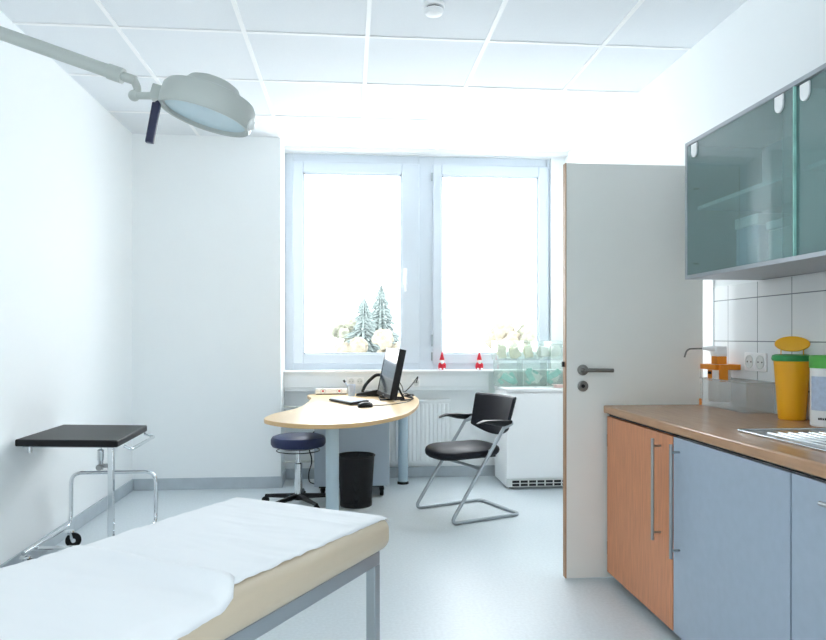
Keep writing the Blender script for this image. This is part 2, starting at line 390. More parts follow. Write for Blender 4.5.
def base_cab(y0, y1, m, label, side=None):
    t = thing('base_cabinet', label, 'cabinet', (0, 0, 0), group=None)
    bm = bmesh.new(); box(bm, FX+.022, XR-.01, y0, y1, .05, .800)
    obj('carcass', bm, 'white' if side is None else side, t, bevel=.001)
    obj('plinth', B(FX+.06, FX+.075, y0, y1, .0, .05), 'dark', t)
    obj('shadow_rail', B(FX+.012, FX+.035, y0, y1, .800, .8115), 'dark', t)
    d = obj('door', B(FX, FX+.019, y0+.003, y1-.003, .047, .797), m, t, bevel=.0015)
    return t, d
def bar_handle(p, y, z0, z1, horizontal=False, L_=.4):
    bm = bmesh.new()
    if not horizontal:
        tube(bm, [(FX-.034, y, z0), (FX-.034, y, z1)], .0065, 14)
        for z in (z0+.03, z1-.03): tube(bm, [(FX-.034, y, z), (FX+.001, y, z)], .0045, 10)
    else:
        tube(bm, [(FX-.034, y, z0), (FX-.034, y-L_, z0)], .0065, 14)
        for q in (y-.03, y-L_+.03): tube(bm, [(FX-.034, q, z0), (FX+.001, q, z0)], .0045, 10)
    obj('handle', bm, 'steel', p, smooth=True, label='brushed steel bar handle')
c1, d1 = base_cab(2.595, 3.290, 'beech', 'beech-fronted base cabinet beside the open door', 'blue')
bar_handle(d1, 2.70, .37, .775)
for z in (.16, .68): obj('hinge', B(FX+.002, FX+.02, 3.2875, 3.2935, z-.03, z+.03), 'dark', d1)
c2, d2 = base_cab(1.872, 2.593, 'blue', 'wide blue-grey base cabinet in the middle with a vertical bar handle')
bar_handle(d2, 2.54, .345, .775)
c3, d3 = base_cab(1.15, 1.870, 'blue', 'blue-grey base cabinet with a horizontal handle under the sink')
bar_handle(d3, 1.70, .752, .752, True, .45)

# wall cabinet
wc = thing('wall_cabinet', 'grey metal wall cabinet with sliding green glass doors above the worktop', 'cabinet', (0, 0, 0))
X0, X1, Y0, Y1, Z0, Z1 = 1.48, XR, 1.05, 2.985, 1.435, 2.037
obj('side_panel', B(X0, X1, Y1-.016, Y1, Z0, Z1), 'alu', wc, bevel=.001)
obj('side_panel', B(X0, X1, Y0, Y0+.016, Z0, Z1), 'alu', wc, bevel=.001)
obj('bottom_panel', B(X0, X1, Y0+.016, Y1-.016, Z0, Z0+.016), 'alu', wc, bevel=.001)
obj('top_panel', B(X0, X1, Y0+.016, Y1-.016, Z1-.016, Z1), 'alu', wc, bevel=.001)
obj('back_panel', B(X1-.01, X1-.001, Y0+.016, Y1-.016, Z0+.016, Z1-.016), 'inner', wc)
obj('divider', B(X0+.03, X1-.01, 2.235, 2.25, Z0+.016, Z1-.016), 'inner', wc)
obj('shelf', B(X0+.05, X1-.01, 2.25, Y1-.016, 1.74, 1.756), 'inner', wc)
obj('shelf', B(X0+.05, X1-.01, Y0+.016, 2.235, 1.74, 1.756), 'inner', wc)
gl = obj('sliding_door', B(X0+.003, X0+.008, 2.225, Y1-.017, Z0+.017, Z1-.017), 'cabglass', wc)
gr_ = obj('sliding_door', B(X0+.012, X0+.017, Y0+.017, 2.30, Z0+.017, Z1-.017), 'cabglass', wc)
obj('edge_strip', B(X0+.001, X0+.010, 2.221, 2.226, Z0+.017, Z1-.017), 'teal', gl, label='bright polished glass edge')
def grip(y, p, x):
    bm = bmesh.new(); pts = [(-.024, 0), (.024, 0), (.024, -.035)]+[(.024*math.cos(a), -.035-.024*math.sin(a)) for a in [PI*i/8 for i in range(1, 8)]]+[(-.024, -.035)]
    prism(bm, pts, 0, .006, Matrix.Translation((x, y, Z1-.022)) @ Matrix(((0, 0, -1, 0), (1, 0, 0, 0), (0, 1, 0, 0), (0, 0, 0, 1))))
    obj('finger_pull', bm, 'white', p, bevel=.001, label='white rounded finger pull')
grip(2.90, gl, X0+.003); grip(2.30, gl, X0+.003); grip(2.175, gr_, X0+.012)
for z in (1.5, 1.83): obj('shelf_peg', B(X0+.03, X0+.05, Y1-.03, Y1-.016, z, z+.006), 'dark', wc)
# things inside the wall cabinet
def cab_box(label, x, y, z, sx, sy, sz, m, lid='white'):
    t = thing('storage_box', label, 'box', (x, y, z))
    obj('body', B(-sx/2, sx/2, -sy/2, sy/2, 0, sz*.8), m, t, bevel=.006)
    obj('lid', B(-sx/2-.004, sx/2+.004, -sy/2-.004, sy/2+.004, sz*.8, sz), lid, t, bevel=.004)
cab_box('white box with lid on the cabinet floor behind the left glass door', 1.68, 2.45, Z0+.017, .16, .22, .17, 'white')
cab_box('tall pale blue box on the cabinet floor near the far end', 1.68, 2.72, Z0+.017, .14, .16, .22, 'label')
cab_box('white box on the cabinet floor behind the right glass door', 1.68, 2.02, Z0+.017, .18, .26, .16, 'white')
cab_box('pale blue box on the cabinet shelf beside the divider', 1.70, 2.36, 1.757, .14, .12, .14, 'label')

# ------------------------------------------------------------ on the worktop
socket_thing('white double socket on the tiled wall above the plastic tray', (XR-.008, 3.015, 1.067), 'x', 2, .042)
# sharps bin
sb = thing('sharps_bin', 'yellow sharps bin with green rim and open lid on the worktop', 'bin', (1.768, 2.665, .85), .1)
obj('body', L([(0, 0), (.046, 0), (.050, .004), (.066, .235), (.066, .24), (0, .24)], 40, None, 1, 1.0), 'yellow', sb, smooth=True)
obj('rim', L([(.064, .233), (.071, .235), (.074, .243), (.071, .256), (.060, .260), (.05, .257), (0, .255)], 40), 'green', sb, smooth=True)
bm = bmesh.new(); lathe(bm, [(0, -.004), (.060, -.004), (.064, 0), (.060, .006), (0, .007)], 36, Matrix.Translation((.012, .012, .302)) @ Matrix.Rotation(math.radians(-129), 4, 'Z') @ Matrix.Rotation(math.radians(78), 4, 'Y'), .5, 1)
obj('lid', bm, 'yellow', sb, smooth=True)
for q in (-.04, .04): obj('lid_strap', T([(.01+q*.8, .01-q*.6, .25), (.01+q*.8, .01-q*.6, .29)], .0022, 6), 'yellow', sb)
# tub
tb = thing('wipes_tub', 'white plastic tub with a bright green lid and blue label', 'tub', (1.765, 2.445, .85))
obj('body', L([(0, 0), (.056, 0), (.060, .004), (.060, .215), (.056, .22), (0, .22)], 40), 'white', tb, smooth=True)
obj('lid', L([(0, .215), (.062, .215), (.063, .219), (.063, .255), (.058, .262), (0, .262)], 40), 'lightgreen', tb, smooth=True)
bm = bmesh.new(); vs0 = []
for i in range(15):
    a = math.radians(170+i*9); vs0.append([bm.verts.new((.0607*math.cos(a), .0607*math.sin(a), z)) for z in (.06, .185)])
for a, b in zip(vs0, vs0[1:]): bm.faces.new((a[0], b[0], b[1], a[1]))
obj('label_patch', bm, 'label', tb, smooth=True)
bm = bmesh.new()
for k in range(5):
    a = math.radians(205+k*7); box(bm, -.0006, .0008, -.0028, .0028, -.0035, .0035+.001*(k % 2), Matrix.Translation((.0606*math.cos(a), .0606*math.sin(a), .03)) @ Matrix.Rotation(a, 4, 'Z'))
obj('small_print', bm, 'dark', tb)
# translucent tray
bx = thing('plastic_tray', 'open translucent plastic tray below the soap dispenser', 'tray', (0, 0, .85))
bm = bmesh.new(); x0, x1, y0, y1, hh, tt = 1.698, 1.828, 2.87, 3.255, .135, .003
box(bm, x0, x1, y0, y1, .0005, .004); box(bm, x0, x0+tt, y0, y1, .004, hh); box(bm, x1-tt, x1, y0, y1, .004, hh)
box(bm, x0+tt, x1-tt, y0, y0+tt, .004, hh); box(bm, x0+tt, x1-tt, y1-tt, y1, .004, hh)
obj('body', bm, 'milky', bx)
bm = bmesh.new(); box(bm, x0-.007, x0, y0-.007, y1+.007, hh-.006, hh); box(bm, x1, x1+.003, y0-.007, y1+.007, hh-.006, hh); box(bm, x0, x1, y0-.007, y0, hh-.006, hh); box(bm, x0, x1, y1, y1+.007, hh-.006, hh)
obj('rim', bm, 'milky', bx)
# dispenser in orange bracket
ds = thing('soap_dispenser', 'white soap dispenser bottle with steel spout in an orange bracket', 'dispenser', (0, 0, .85))
bm = bmesh.new(); box(bm, 1.705, 1.722, 3.14, 3.285, .175, .20); box(bm, 1.812, 1.831, 3.14, 3.285, .175, .20); box(bm, 1.722, 1.812, 3.14, 3.158, .175, .20); box(bm, 1.722, 1.812, 3.268, 3.285, .175, .20)
obj('bracket', bm, 'orange', ds, bevel=.002)
obj('bracket_arm', B(1.722, 1.76, 3.125, 3.14, .12, .20), 'orange', ds, bevel=.002)
obj('pump_collar', B(1.735, 1.785, 3.18, 3.235, .20, .238), 'orange', ds, bevel=.003)
obj('bottle', B(1.728, 1.80, 3.162, 3.262, .02, .20), 'white', ds, bevel=.012)
obj('bottle_label', B(1.7265, 1.728, 3.212, 3.252, .12, .172), 'orange', ds, label='small orange and black label')
obj('label_band', B(1.7258, 1.7266, 3.215, 3.249, .152, .165), 'dark', ds)
obj('pump_head', B(1.732, 1.785, 3.178, 3.238, .238, .285), 'white', ds, bevel=.004)
obj('nozzle_sleeve', T([(1.735, 3.20, .275), (1.68, 3.215, .275)], .009, radii=[.014, .007]), 'white', ds, smooth=True)
obj('spout', T([(1.69, 3.213, .275), (1.615, 3.235, .273), (1.603, 3.238, .232)], .004, bend=.03), 'darksteel', ds, smooth=True)
obj('foot', B(1.700, 1.712, 3.272, 3.284, .0, .03), 'orange', ds)
obj('rod', T([(1.706, 3.278, .0), (1.706, 3.278, .18)], .002), 'milky', ds)

# ------------------------------------------------------------ fridge and dispenser bins
fr = thing('refrigerator', 'low white refrigerator with a bottom vent grille by the window', 'refrigerator', (0, 0, 0))
fx0, fx1, fy0, fy1 = 1.205, 1.79, 5.315, 5.765
bm = bmesh.new(); box(bm, fx0, fx1, fy0+.03, fy1+.005, .02, .755)
obj('cabinet_body', bm, 'white', fr, bevel=.004)
obj('door', B(fx0, fx1, fy0, fy0+.027, .085, .742), 'white', fr, bevel=.006)
obj('top_panel', B(fx0-.004, fx1+.004, fy0-.004, fy1+.01, .757, .780), 'white', fr, bevel=.004)
obj('plinth', B(fx0+.004, fx1-.004, fy0+.006, fy0+.03, .018, .083), 'offwhite', fr)
bm = bmesh.new()
for k in range(8):
    for j in range(2): box(bm, fx0+.045+k*.066, fx0+.10+k*.066, fy0+.004, fy0+.0065, .026+j*.025, .044+j*.025)
obj('vent_slot', bm, 'dark', fr, label='row of dark vent slots')
for xx in (fx0+.05, fx1-.05):
    for yy in (fy0+.06, fy1-.05): obj('foot', L([(0, 0), (.018, 0), (.018, .02), (0, .02)], 12, Matrix.Translation((xx, yy, 0))), 'black', fr)

def bins(name, label, x0, x1, z0, z1, n, y0, y1, tilt):
    t = thing(name, label, 'dispenser', (0, 0, 0)); tt = .003
    bm = bmesh.new(); box(bm, x0, x1, y0, y1, z0, z0+tt); box(bm, x0, x1, y0, y1, z1-tt, z1); box(bm, x0, x1, y1-tt, y1, z0+tt, z1-tt)
    box(bm, x0, x0+tt, y0, y1-tt, z0+tt, z1-tt); box(bm, x1-tt, x1, y0, y1-tt, z0+tt, z1-tt)
    wd = (x1-x0)/n
    for k in range(1, n): box(bm, x0+k*wd-.0015, x0+k*wd+.0015, y0, y1-tt, z0+tt, z1-tt)
    obj('case', bm, 'acrylic', t)
    for k in range(n):
        a, b = x0+k*wd+.004, x0+(k+1)*wd-.004
        bm = bmesh.new(); box(bm, a, b, y0-.012, y0-.009, z0+.006, z1-.03); box(bm, a, b, y0-.014, y0-.008, z1-.032, z1-.024)
        obj('drawer_front', bm, 'acrylic', t)
    return wd
yb0, yb1 = 5.50, 5.70
wd = bins('supply_dispenser', 'clear acrylic dispenser with three wide drawers standing on the refrigerator', 1.15+.03, 1.77, .782, .995, 3, yb0, yb1, 0)
wu = bins('supply_dispenser', 'clear acrylic dispenser with five narrow drawers stacked on the wider one', 1.165, 1.72, .997, 1.15, 5, yb0, yb1, 0)
bm = bmesh.new(); box(bm, -.024, .024, -.05, .05, -.003, .003)
pk = obj('packet', bm, 'teal', bevel=.002); pk_me = pk.data
pl = obj('packet', B(-.032, .032, -.04, .04, -.003, .003), 'sachet', bevel=.002)
pc = obj('packet', B(-.032, .032, -.04, .04, -.003, .003), 'yellowish', bevel=.002)
first = {}
def packet(src, loc, rot, label, group):
    o = src if not src.get('label') else src.copy()
    if o is not src: COL.objects.link(o)
    o.location = loc; o.rotation_euler = rot; tag(o, label, 'packet', group)
names3 = ['left', 'middle', 'right']
for k in range(3):
    cx = 1.18+(k+.5)*wd
    for q in range(7):
        src = pk if q % 2 == 0 else pl
        nm = 'teal' if src is pk else 'white'
        packet(src, (cx+random.uniform(-.045, .045), yb0+.05+.017*q, .85+random.uniform(-.01, .03)), (PI/2+random.uniform(-.25, .1), random.uniform(-1.2, 1.2), random.uniform(-.2, .2)),
               f'{nm} wrapped dressing packet in the {names3[k]} lower drawer on the refrigerator', f'{nm} packets in the {names3[k]} lower drawer')
names5 = ['first', 'second', 'third', 'fourth', 'fifth']
for k in range(5):
    cx = 1.165+(k+.5)*wu; src = pc if k < 3 else pl; nm = 'cream' if k < 3 else 'small white'
    for q in range(4):
        packet(src, (cx+random.uniform(-.012, .012), yb0+.03+.03*q, 1.05+random.uniform(0, .02)), (PI/2+random.uniform(-.2, .1), random.uniform(-.6, .6), 0),
               f'{nm} packet in the {names5[k]} narrow upper drawer counted from the left', f'{nm} packets in the {names5[k]} upper drawer')
# cloth / gloves on the fridge in front
bm = bmesh.new()
for i in range(6):
    box(bm, -.05, .05, -.03, .03, 0, .004, Matrix.Translation((random.uniform(-.02, .02), random.uniform(-.01, .01), i*.004)) @ Matrix.Rotation(random.uniform(-.3, .3), 4, 'Z'))
o = obj('folded_cloth', bm, 'pink', loc=(1.66, 5.40, .781), bevel=.0015); tag(o, 'small pink folded cloth on the refrigerator front edge', 'cloth')
o = obj('paper_note', B(-.07, .07, -.03, .03, 0, .004), 'paper', loc=(1.52, 5.41, .781), rot=(0, 0, .2)); tag(o, 'flat white paper pad lying on the refrigerator top', 'paper')

# gnomes on the sill
def gnome(x, label):
    t = thing('gnome_figurine', label, 'figurine', (x, 5.83, .905), group='gnome figurines on the sill')
    obj('body', L([(0, 0), (.024, 0), (.032, .012), (.034, .03), (.024, .055), (.012, .066), (0, .068)], 20), 'red', t, smooth=True)
    bm = bmesh.new(); ball(bm, (0, 0, .075), .019); obj('head', bm, 'skin', t, smooth=True)
    obj('beard', L([(0, .0), (.012, .006), (.017, .03), (.012, .038), (0, .04)], 12, Matrix.Translation((0, -.014, .04))), 'white', t, smooth=True)
    obj('hat', L([(0, .083), (.021, .083), (.019, .092), (.009, .13), (.0, .158)], 20), 'red', t, smooth=True)
    for s in (-1, 1):
        bm = bmesh.new(); tube(bm, [(.018*s, 0, .055), (.029*s, -.012, .04), (.016*s, -.028, .036)], .006, 8, bend=.01); obj('arm', bm, 'red', t, smooth=True)
        bm = bmesh.new(); ball(bm, (.014*s, -.02, .008), .011, (1, 1.5, .8)); obj('boot', bm, 'white', t, smooth=True)
    return t
gnome(.769, 'red pointed-hat gnome figurine on the sill nearer the monitor')
gnome(1.086, 'red pointed-hat gnome figurine on the sill nearer the refrigerator')

# ------------------------------------------------------------ desk
def catmull(P, n=6):
    out = []; m = len(P)
    for i in range(m):
        p0, p1, p2, p3 = P[i-1], P[i], P[(i+1) % m], P[(i+2) % m]
        if len(p1) > 2: out.append(p1[:2])
        if len(p1) > 2 and len(p2) > 2: continue
        for k in range(0 if len(p1) == 2 else 1, n):
            t = k/n
            out.append(tuple(.5*((2*p1[d])+(-p0[d]+p2[d])*t+(2*p0[d]-5*p1[d]+4*p2[d]-p3[d])*t*t+(-p0[d]+3*p1[d]-3*p2[d]+p3[d])*t**3) for d in (0, 1)))
    return out
dk = thing('desk', 'kidney-shaped pale maple desk with blue-grey tubular legs by the window', 'desk', (0, 0, 0))
pts = [(-.485, 4.02), (-.455, 4.28), (-.35, 4.56), (-.305, 4.90), (-.29, 5.30), (-.285, 5.70, 1), (.40, 5.74, 1), (.48, 5.60), (.51, 5.30), (.485, 4.92), (.41, 4.48), (.30, 4.12), (.11, 3.82), (-.08, 3.71), (-.27, 3.74), (-.41, 3.86)]
outl = catmull(pts)
bm = bmesh.new(); prism(bm, outl, .695, .72)
tp = obj('desktop', bm, ['maple', 'maple_edge'], dk, bevel=.004)
for p in tp.data.polygons:
    if abs(p.normal.z) < .5: p.material_index = 1
def dleg(x, y):
    g = obj('leg', L([(.0, .02), (.039, .02), (.039, .695), (0, .695)], 28, Matrix.Translation((x, y, 0))), 'desk_leg', dk, smooth=True)
    obj('leg_foot', L([(0, 0), (.046, 0), (.046, .014), (.039, .02), (0, .02)], 28, Matrix.Translation((x, y, 0))), 'black', g, smooth=True)
dleg(-.105, 4.20); dleg(.425, 5.62)
# pedestal
pd = thing('drawer_pedestal', 'grey-blue rolling drawer pedestal under the desk', 'pedestal', (0, 0, 0))
obj('body', B(-.262, .292, 5.20, 5.68, .075, .625), 'pedestal', pd, bevel=.004)
obj('top_panel', B(-.265, .295, 5.195, 5.685, .625, .64), 'pedestal', pd, bevel=.003)
obj('base_frame', B(-.23, .25, 5.22, 5.66, .062, .075), 'black', pd)
for xx in (-.2, .235):
    for yy in (5.21, 5.62):
        c = obj('caster', L([(0, -.014), (.026, -.014), (.031, -.009), (.031, .009), (.026, .014), (0, .014)], 24, Matrix.Translation((xx, yy, .031)) @ Matrix.Rotation(PI/2, 4, 'Y')), 'black', pd, smooth=True)
        obj('caster_fork', B(xx-.018, xx+.018, yy-.01, yy+.015, .045, .063), 'black', c)
# waste bin
wb = thing('waste_basket', 'black wire mesh waste basket beside the desk leg', 'bin', (.042, 4.93, 0))
obj('basket', L([(.108, .006), (.130, .348), (.128, .348), (.106, .006)], 40), 'mesh', wb, smooth=True)
obj('rim', T([(.131*math.cos(a), .131*math.sin(a), .35) for a in [2*PI*i/40 for i in range(40)]], .006, 8, closed=True), 'black', wb, smooth=True)
obj('base', L([(0, 0), (.11, 0), (.112, .004), (.112, .03), (.109, .03), (.108, .006), (0, .006)], 40), 'black', wb, smooth=True)

# stool
sl = thing('swivel_stool', 'round navy blue swivel stool with chrome column beside the desk', 'stool', (-.36, 4.95, .0))
obj('seat', L([(0, .412), (.15, .412), (.180, .42), (.190, .437), (.190, .467), (.180, .484), (.15, .494), (.05, .497), (0, .497)], 44), 'blueleather', sl, smooth=True)
obj('seat_plate', L([(0, .398), (.05, .395), (.12, .402), (.15, .412), (0, .413)], 32), 'black', sl, smooth=True)
obj('height_ring', T([(.15*math.cos(a), .15*math.sin(a), .388) for a in [2*PI*i/36 for i in range(36)]], .0035, 8, closed=True), 'black', sl, smooth=True)
obj('column', L([(0, .07), (.027, .07), (.027, .295), (.022, .30), (.022, .305), (0, .305)], 24), 'chrome', sl, smooth=True)
obj('piston', L([(0, .30), (.014, .30), (.014, .398), (0, .398)], 20), 'chrome', sl, smooth=True)
obj('hub', L([(0, .045), (.035, .045), (.04, .06), (.034, .085), (0, .085)], 24), 'black', sl, smooth=True)
for k in range(5):
    a = 2*PI*k/5+.25
    bm = bmesh.new(); tube(bm, [(.02*math.cos(a), .02*math.sin(a), .068), (.14*math.cos(a), .14*math.sin(a), .062), (.255*math.cos(a), .255*math.sin(a), .055)], .014, 10, radii=[.02, .016, .012])
    g = obj('base_arm', bm, 'black', sl, smooth=True)
    obj('caster', L([(0, -.018), (.021, -.018), (.025, -.012), (.025, .012), (.021, .018), (0, .018)], 18, Matrix.Translation((.255*math.cos(a), .255*math.sin(a), .025)) @ Matrix.Rotation(a, 4, 'Z') @ Matrix.Rotation(PI/2, 4, 'X')), 'black', g, smooth=True)

# monitor
mo = thing('monitor', 'black flat screen monitor turned left on the desk', 'monitor', (.29, 5.175, .72))
A = Vector((.282, 4.95, .738)); Bf = Vector((.207, 5.40, .741)); Tn = Vector((.357, 4.95, 1.098)); org = Vector((.29, 5.175, .72))
ax_u = (Bf-A).normalized(); ax_v = (Tn-A); hgt = ax_v.length; ax_v.normalize(); ax_n = ax_v.cross(ax_u).normalized(); 
if ax_n.x > 0: ax_n = -ax_n
ax_v = ax_u.cross(ax_n).normalized()
if ax_v.z < 0: ax_v = -ax_v
wdt = (Bf-A).length
F = Matrix((( ax_u.x, ax_v.x, ax_n.x, A.x-org.x), (ax_u.y, ax_v.y, ax_n.y, A.y-org.y), (ax_u.z, ax_v.z, ax_n.z, A.z-org.z), (0, 0, 0, 1)))
hgt = .365
bm = bmesh.new(); box(bm, 0, wdt, 0, hgt, -.048, -.001, F); obj('housing', bm, 'black', mo, bevel=.004)
bm = bmesh.new(); box(bm, .012, wdt-.012, .03, hgt-.012, -.0015, .0005, F); obj('screen', bm, 'screen', mo)
bm = bmesh.new()
for a in ((0, wdt, 0, .03), (0, wdt, hgt-.012, hgt), (0, .012, .03, hgt-.012), (wdt-.012, wdt, .03, hgt-.012)): box(bm, a[0], a[1], a[2], a[3], -.001, .003, F)
obj('bezel', bm, 'black', mo, bevel=.001)
bm = bmesh.new(); box(bm, wdt/2-.02, wdt/2+.02, .010, .018, .0029, .0035, F); obj('badge', bm, 'satin', mo)
bm = bmesh.new(); box(bm, .09, wdt-.09, .08, .26, -.058, -.047, F); obj('rear_housing', bm, 'black', mo, bevel=.006)
bm = bmesh.new()
hp = F @ Vector((wdt/2, .16, -.045))
for q in (-.045, .045):
    tube(bm, [hp+Vector((0, q, 0)), Vector((hp.x+.075, hp.y+q*1.4, .006))], .006, 8)
tube(bm, [Vector((hp.x+.075, hp.y-.063, .006)), Vector((hp.x+.075, hp.y+.063, .006))], .006, 8)
tube(bm, [Vector((hp.x-.10, hp.y-.12, .006)), Vector((hp.x+.075, hp.y-.063, .006))], .006, 8)
tube(bm, [Vector((hp.x-.10, hp.y+.12, .006)), Vector((hp.x+.075, hp.y+.063, .006))], .006, 8)
tube(bm, [Vector((hp.x-.10, hp.y-.12, .006)), Vector((hp.x-.10, hp.y+.12, .006))], .006, 8)
obj('stand', bm, 'black', mo, smooth=True)
# cables
def cable(pts, label, r=.004, m='black'):
    o = obj('cable', T(fillet(pts, .06, 8), r, 8), m, smooth=True); tag(o, label, 'cable')
cable([(.33, 5.22, .90), (.40, 5.35, .80), (.42, 5.50, .735), (.50, 5.60, .80), (.56, 5.70, .87), (.545, 5.775, .80)], 'black cable looping from monitor to the trunking socket')
cable([(.36, 5.02, .726), (.44, 5.02, .728), (.47, 5.15, .728), (.42, 5.28, .76), (.37, 5.15, .738), (.45, 5.08, .765), (.48, 5.2, .74), (.42, 5.25, .74), (.39, 5.1, .75), (.46, 5.05, .735), (.46, 5.3, .73), (.43, 5.45, .727)], 'coiled black cable on the desk behind the monitor', .005)
cable([(.13, 4.63, .726), (.20, 4.66, .725), (.27, 4.72, .725), (.38, 4.85, .725), (.43, 4.98, .725)], 'thin black mouse cable on the desk front', .0028)
cable([(-.17, 5.72, .45), (-.30, 5.74, .42), (-.34, 5.72, .30), (-.30, 5.70, .18), (-.335, 5.72, .08), (-.33, 5.70, .01), (-.20, 5.5, .006)], 'dark cable hanging down behind the pedestal', .005)
# keyboard
kb = thing('keyboard', 'black keyboard with pale keys on the desk', 'keyboard', (-.01, 4.92, .72), math.radians(-66))
K = Matrix.Translation((0, 0, .006)) @ Matrix.Rotation(math.radians(6), 4, 'X')
bm = bmesh.new(); box(bm, -.19, .19, -.07, .07, .004, .018, K); obj('case', bm, 'black', kb, bevel=.004)
bm = bmesh.new()
for r in range(5):
    for c in range(16):
        box(bm, -.182+c*.0228, -.182+c*.0228+.019, -.06+r*.0235, -.06+r*.0235+.02, .018, .023, K)
obj('keys', bm, 'keycap', kb, bevel=.0015)
bm = bmesh.new()
lathe(bm, [(0, .0), (.9, .0), (1, .25), (.85, .7), (.45, .97), (0, 1)], 24, Matrix.Diagonal((.032, .055, .034, 1)))
ms = thing('computer_mouse', 'black computer mouse beside the keyboard', 'mouse', (.10, 4.60, .72), math.radians(-70))
obj('shell', bm, 'black', ms, smooth=True)
obj('scroll_wheel', L([(0, -.003), (.006, -.003), (.006, .003), (0, .003)], 12, Matrix.Translation((0, .03, .029)) @ Matrix.Rotation(PI/2, 4, 'Y')), 'satin', ms)
# papers
for i, (x, y, a, lb) in enumerate([(.13, 5.05, .3, 'white paper sheet on the desk beside the keyboard'), (.20, 4.86, -.5, 'small white note on the desk below the monitor')]):
    o = obj('paper_sheet', B(-.07, .07, -.10, .10, 0, .0012) if i == 0 else B(-.05, .05, -.03, .03, 0, .003), 'paper', loc=(x, y, .7205), rot=(0, 0, a)); tag(o, lb, 'paper')
# phone
ph = thing('desk_phone', 'black desk phone with upright handset behind the monitor', 'phone', (.155, 5.50, .72), math.radians(-15))
bm = bmesh.new(); prism(bm, [(-.09, 0), (.09, 0), (.09, .055), (-.09, .02)], -.08, .08, Matrix.Rotation(PI/2, 4, 'X')); obj('base', bm, 'black', ph, bevel=.005)
obj('handset', T([(-.055, -.02, .03), (-.035, -.02, .08), (.01, -.02, .13), (.055, -.02, .165), (.09, -.02, .165)], .013, 10, bend=.03), 'black', ph, smooth=True)
obj('keypad', B(-.03, .03, -.075, -.045, .04, .046), 'satin', ph)
obj('cord', T([(-.05, -.06, .02), (-.10, -.08, .008), (-.06, -.12, .006), (.0, -.11, .006)], .004, 6, bend=.03), 'black', ph, smooth=True)
# power strip
psr = thing('power_strip', 'white power strip at the back edge of the desk', 'power strip', (-.14, 5.66, .72))
obj('body', B(-.135, .115, -.03, .03, .006, .048), 'white', psr, bevel=.004)
for xx in (-.075, .055):
    obj('outlet', L([(.021, 0), (.023, .003), (.018, .003), (.017, -.002), (0, -.002)], 20, Matrix.Translation((xx, -.03, .028)) @ Matrix.Rotation(PI/2, 4, 'X')), 'offwhite', psr, smooth=True)
    obj('switch', B(xx-.008, xx+.008, -.034, -.029, .022, .034), 'red', psr, label='small red rocker')
obj('underside', B(-.132, .112, -.027, .027, 0, .006), 'dark', psr)
# pen cup
pc_ = thing('pen_cup', 'pale blue cup holding a leaning dark pen on the desk', 'cup', (.012, 5.48, .72))
obj('cup', L([(0, 0), (.026, 0), (.03, .09), (.027, .09), (.024, .006), (0, .006)], 24), 'label', pc_, smooth=True)
pn = obj('pen', T([(.015, 0, .012), (-.055, -.01, .115)], .006, 8), 'label', smooth=True, loc=(.012, 5.48, .72)); tag(pn, 'pale blue pen with a dark tip leaning in the cup', 'pen')
obj('pen_tip', T([(-.050, -.0095, .108), (-.062, -.011, .125)], .0085, 8), 'dark', pn, smooth=True)

# ------------------------------------------------------------ chair
ch = thing('visitor_chair', 'black cantilever armchair with silver tube frame facing the desk', 'chair', (.80, 4.66, 0), math.atan2(-.39, -.92))
W = .235   # local x = forward, local y = right-hand side seen from... (sign handled by symmetry)
pf = [(-.15, W, .595), (.02, W, .36), (.265, W, .02), (-.245, W, .012), (-.245, -W, .012), (.265, -W, .02), (.02, -W, .36), (-.15, -W, .595)]
pf = [(-.125, W, .60), (.29, W, .012), (-.245, W, .012), (-.245, -W, .012), (.29, -W, .012), (-.125, -W, .60)]
obj('frame', T(fillet(pf, .055, 8), .0115, 14), 'satin', ch, smooth=True)
# seat cushion
def cushion(bm, outline, z_fn, th, n=5):
    # lens-like cushion: outline (closed list), rings shrinking to the centre
    c = Vector((sum(p[0] for p in outline)/len(outline), sum(p[1] for p in outline)/len(outline)))
    def ring(s, dz):
        return [bm.verts.new((c.x+(p[0]-c.x)*s, c.y+(p[1]-c.y)*s, z_fn(c.x+(p[0]-c.x)*s, c.y+(p[1]-c.y)*s)+dz)) for p in outline]
    R = [ring(.5, -th*.95), ring(.93, -th*.85), ring(.985, -th*.6), ring(1.0, -th*.35), ring(.98, -th*.1), ring(.92, 0), ring(.7, .004), ring(.35, .004)]
    bm.faces.new(R[0][::-1]); bm.faces.new(R[-1]); n = len(outline)
    for a, b in zip(R, R[1:]):
        for i in range(n): bm.faces.new((a[i], a[(i+1) % n], b[(i+1) % n], b[i]))
so = catmull([(.27, 0), (.255, .12), (.19, .205), (.05, .222), (-.10, .195), (-.155, .15), (-.17, 0), (-.155, -.15), (-.10, -.195), (.05, -.222), (.19, -.205), (.255, -.12)], 4)
bm = bmesh.new(); cushion(bm, so, lambda x, y: .463-1.5*max(0, x-.12)**2+.10*max(0, -x-.10)-.25*y*y, .062)
bmesh.ops.translate(bm, verts=bm.verts, vec=(.018, 0, 0))
obj('seat', bm, 'leather', ch, smooth=True)
bm = bmesh.new(); tube(bm, [(.06, -W, .335), (.06, W, .335)], .010, 10); tube(bm, [(-.02, -W, .452), (-.02, -.1, .395), (-.02, .1, .395), (-.02, W, .452)], .009, 10, bend=.05)
obj('seat_support', bm, 'satin', ch, smooth=True)
bm = bmesh.new(); box(bm, -.12, .16, -.14, .14, .385, .398); obj('seat_pan', bm, 'black', ch, bevel=.004)
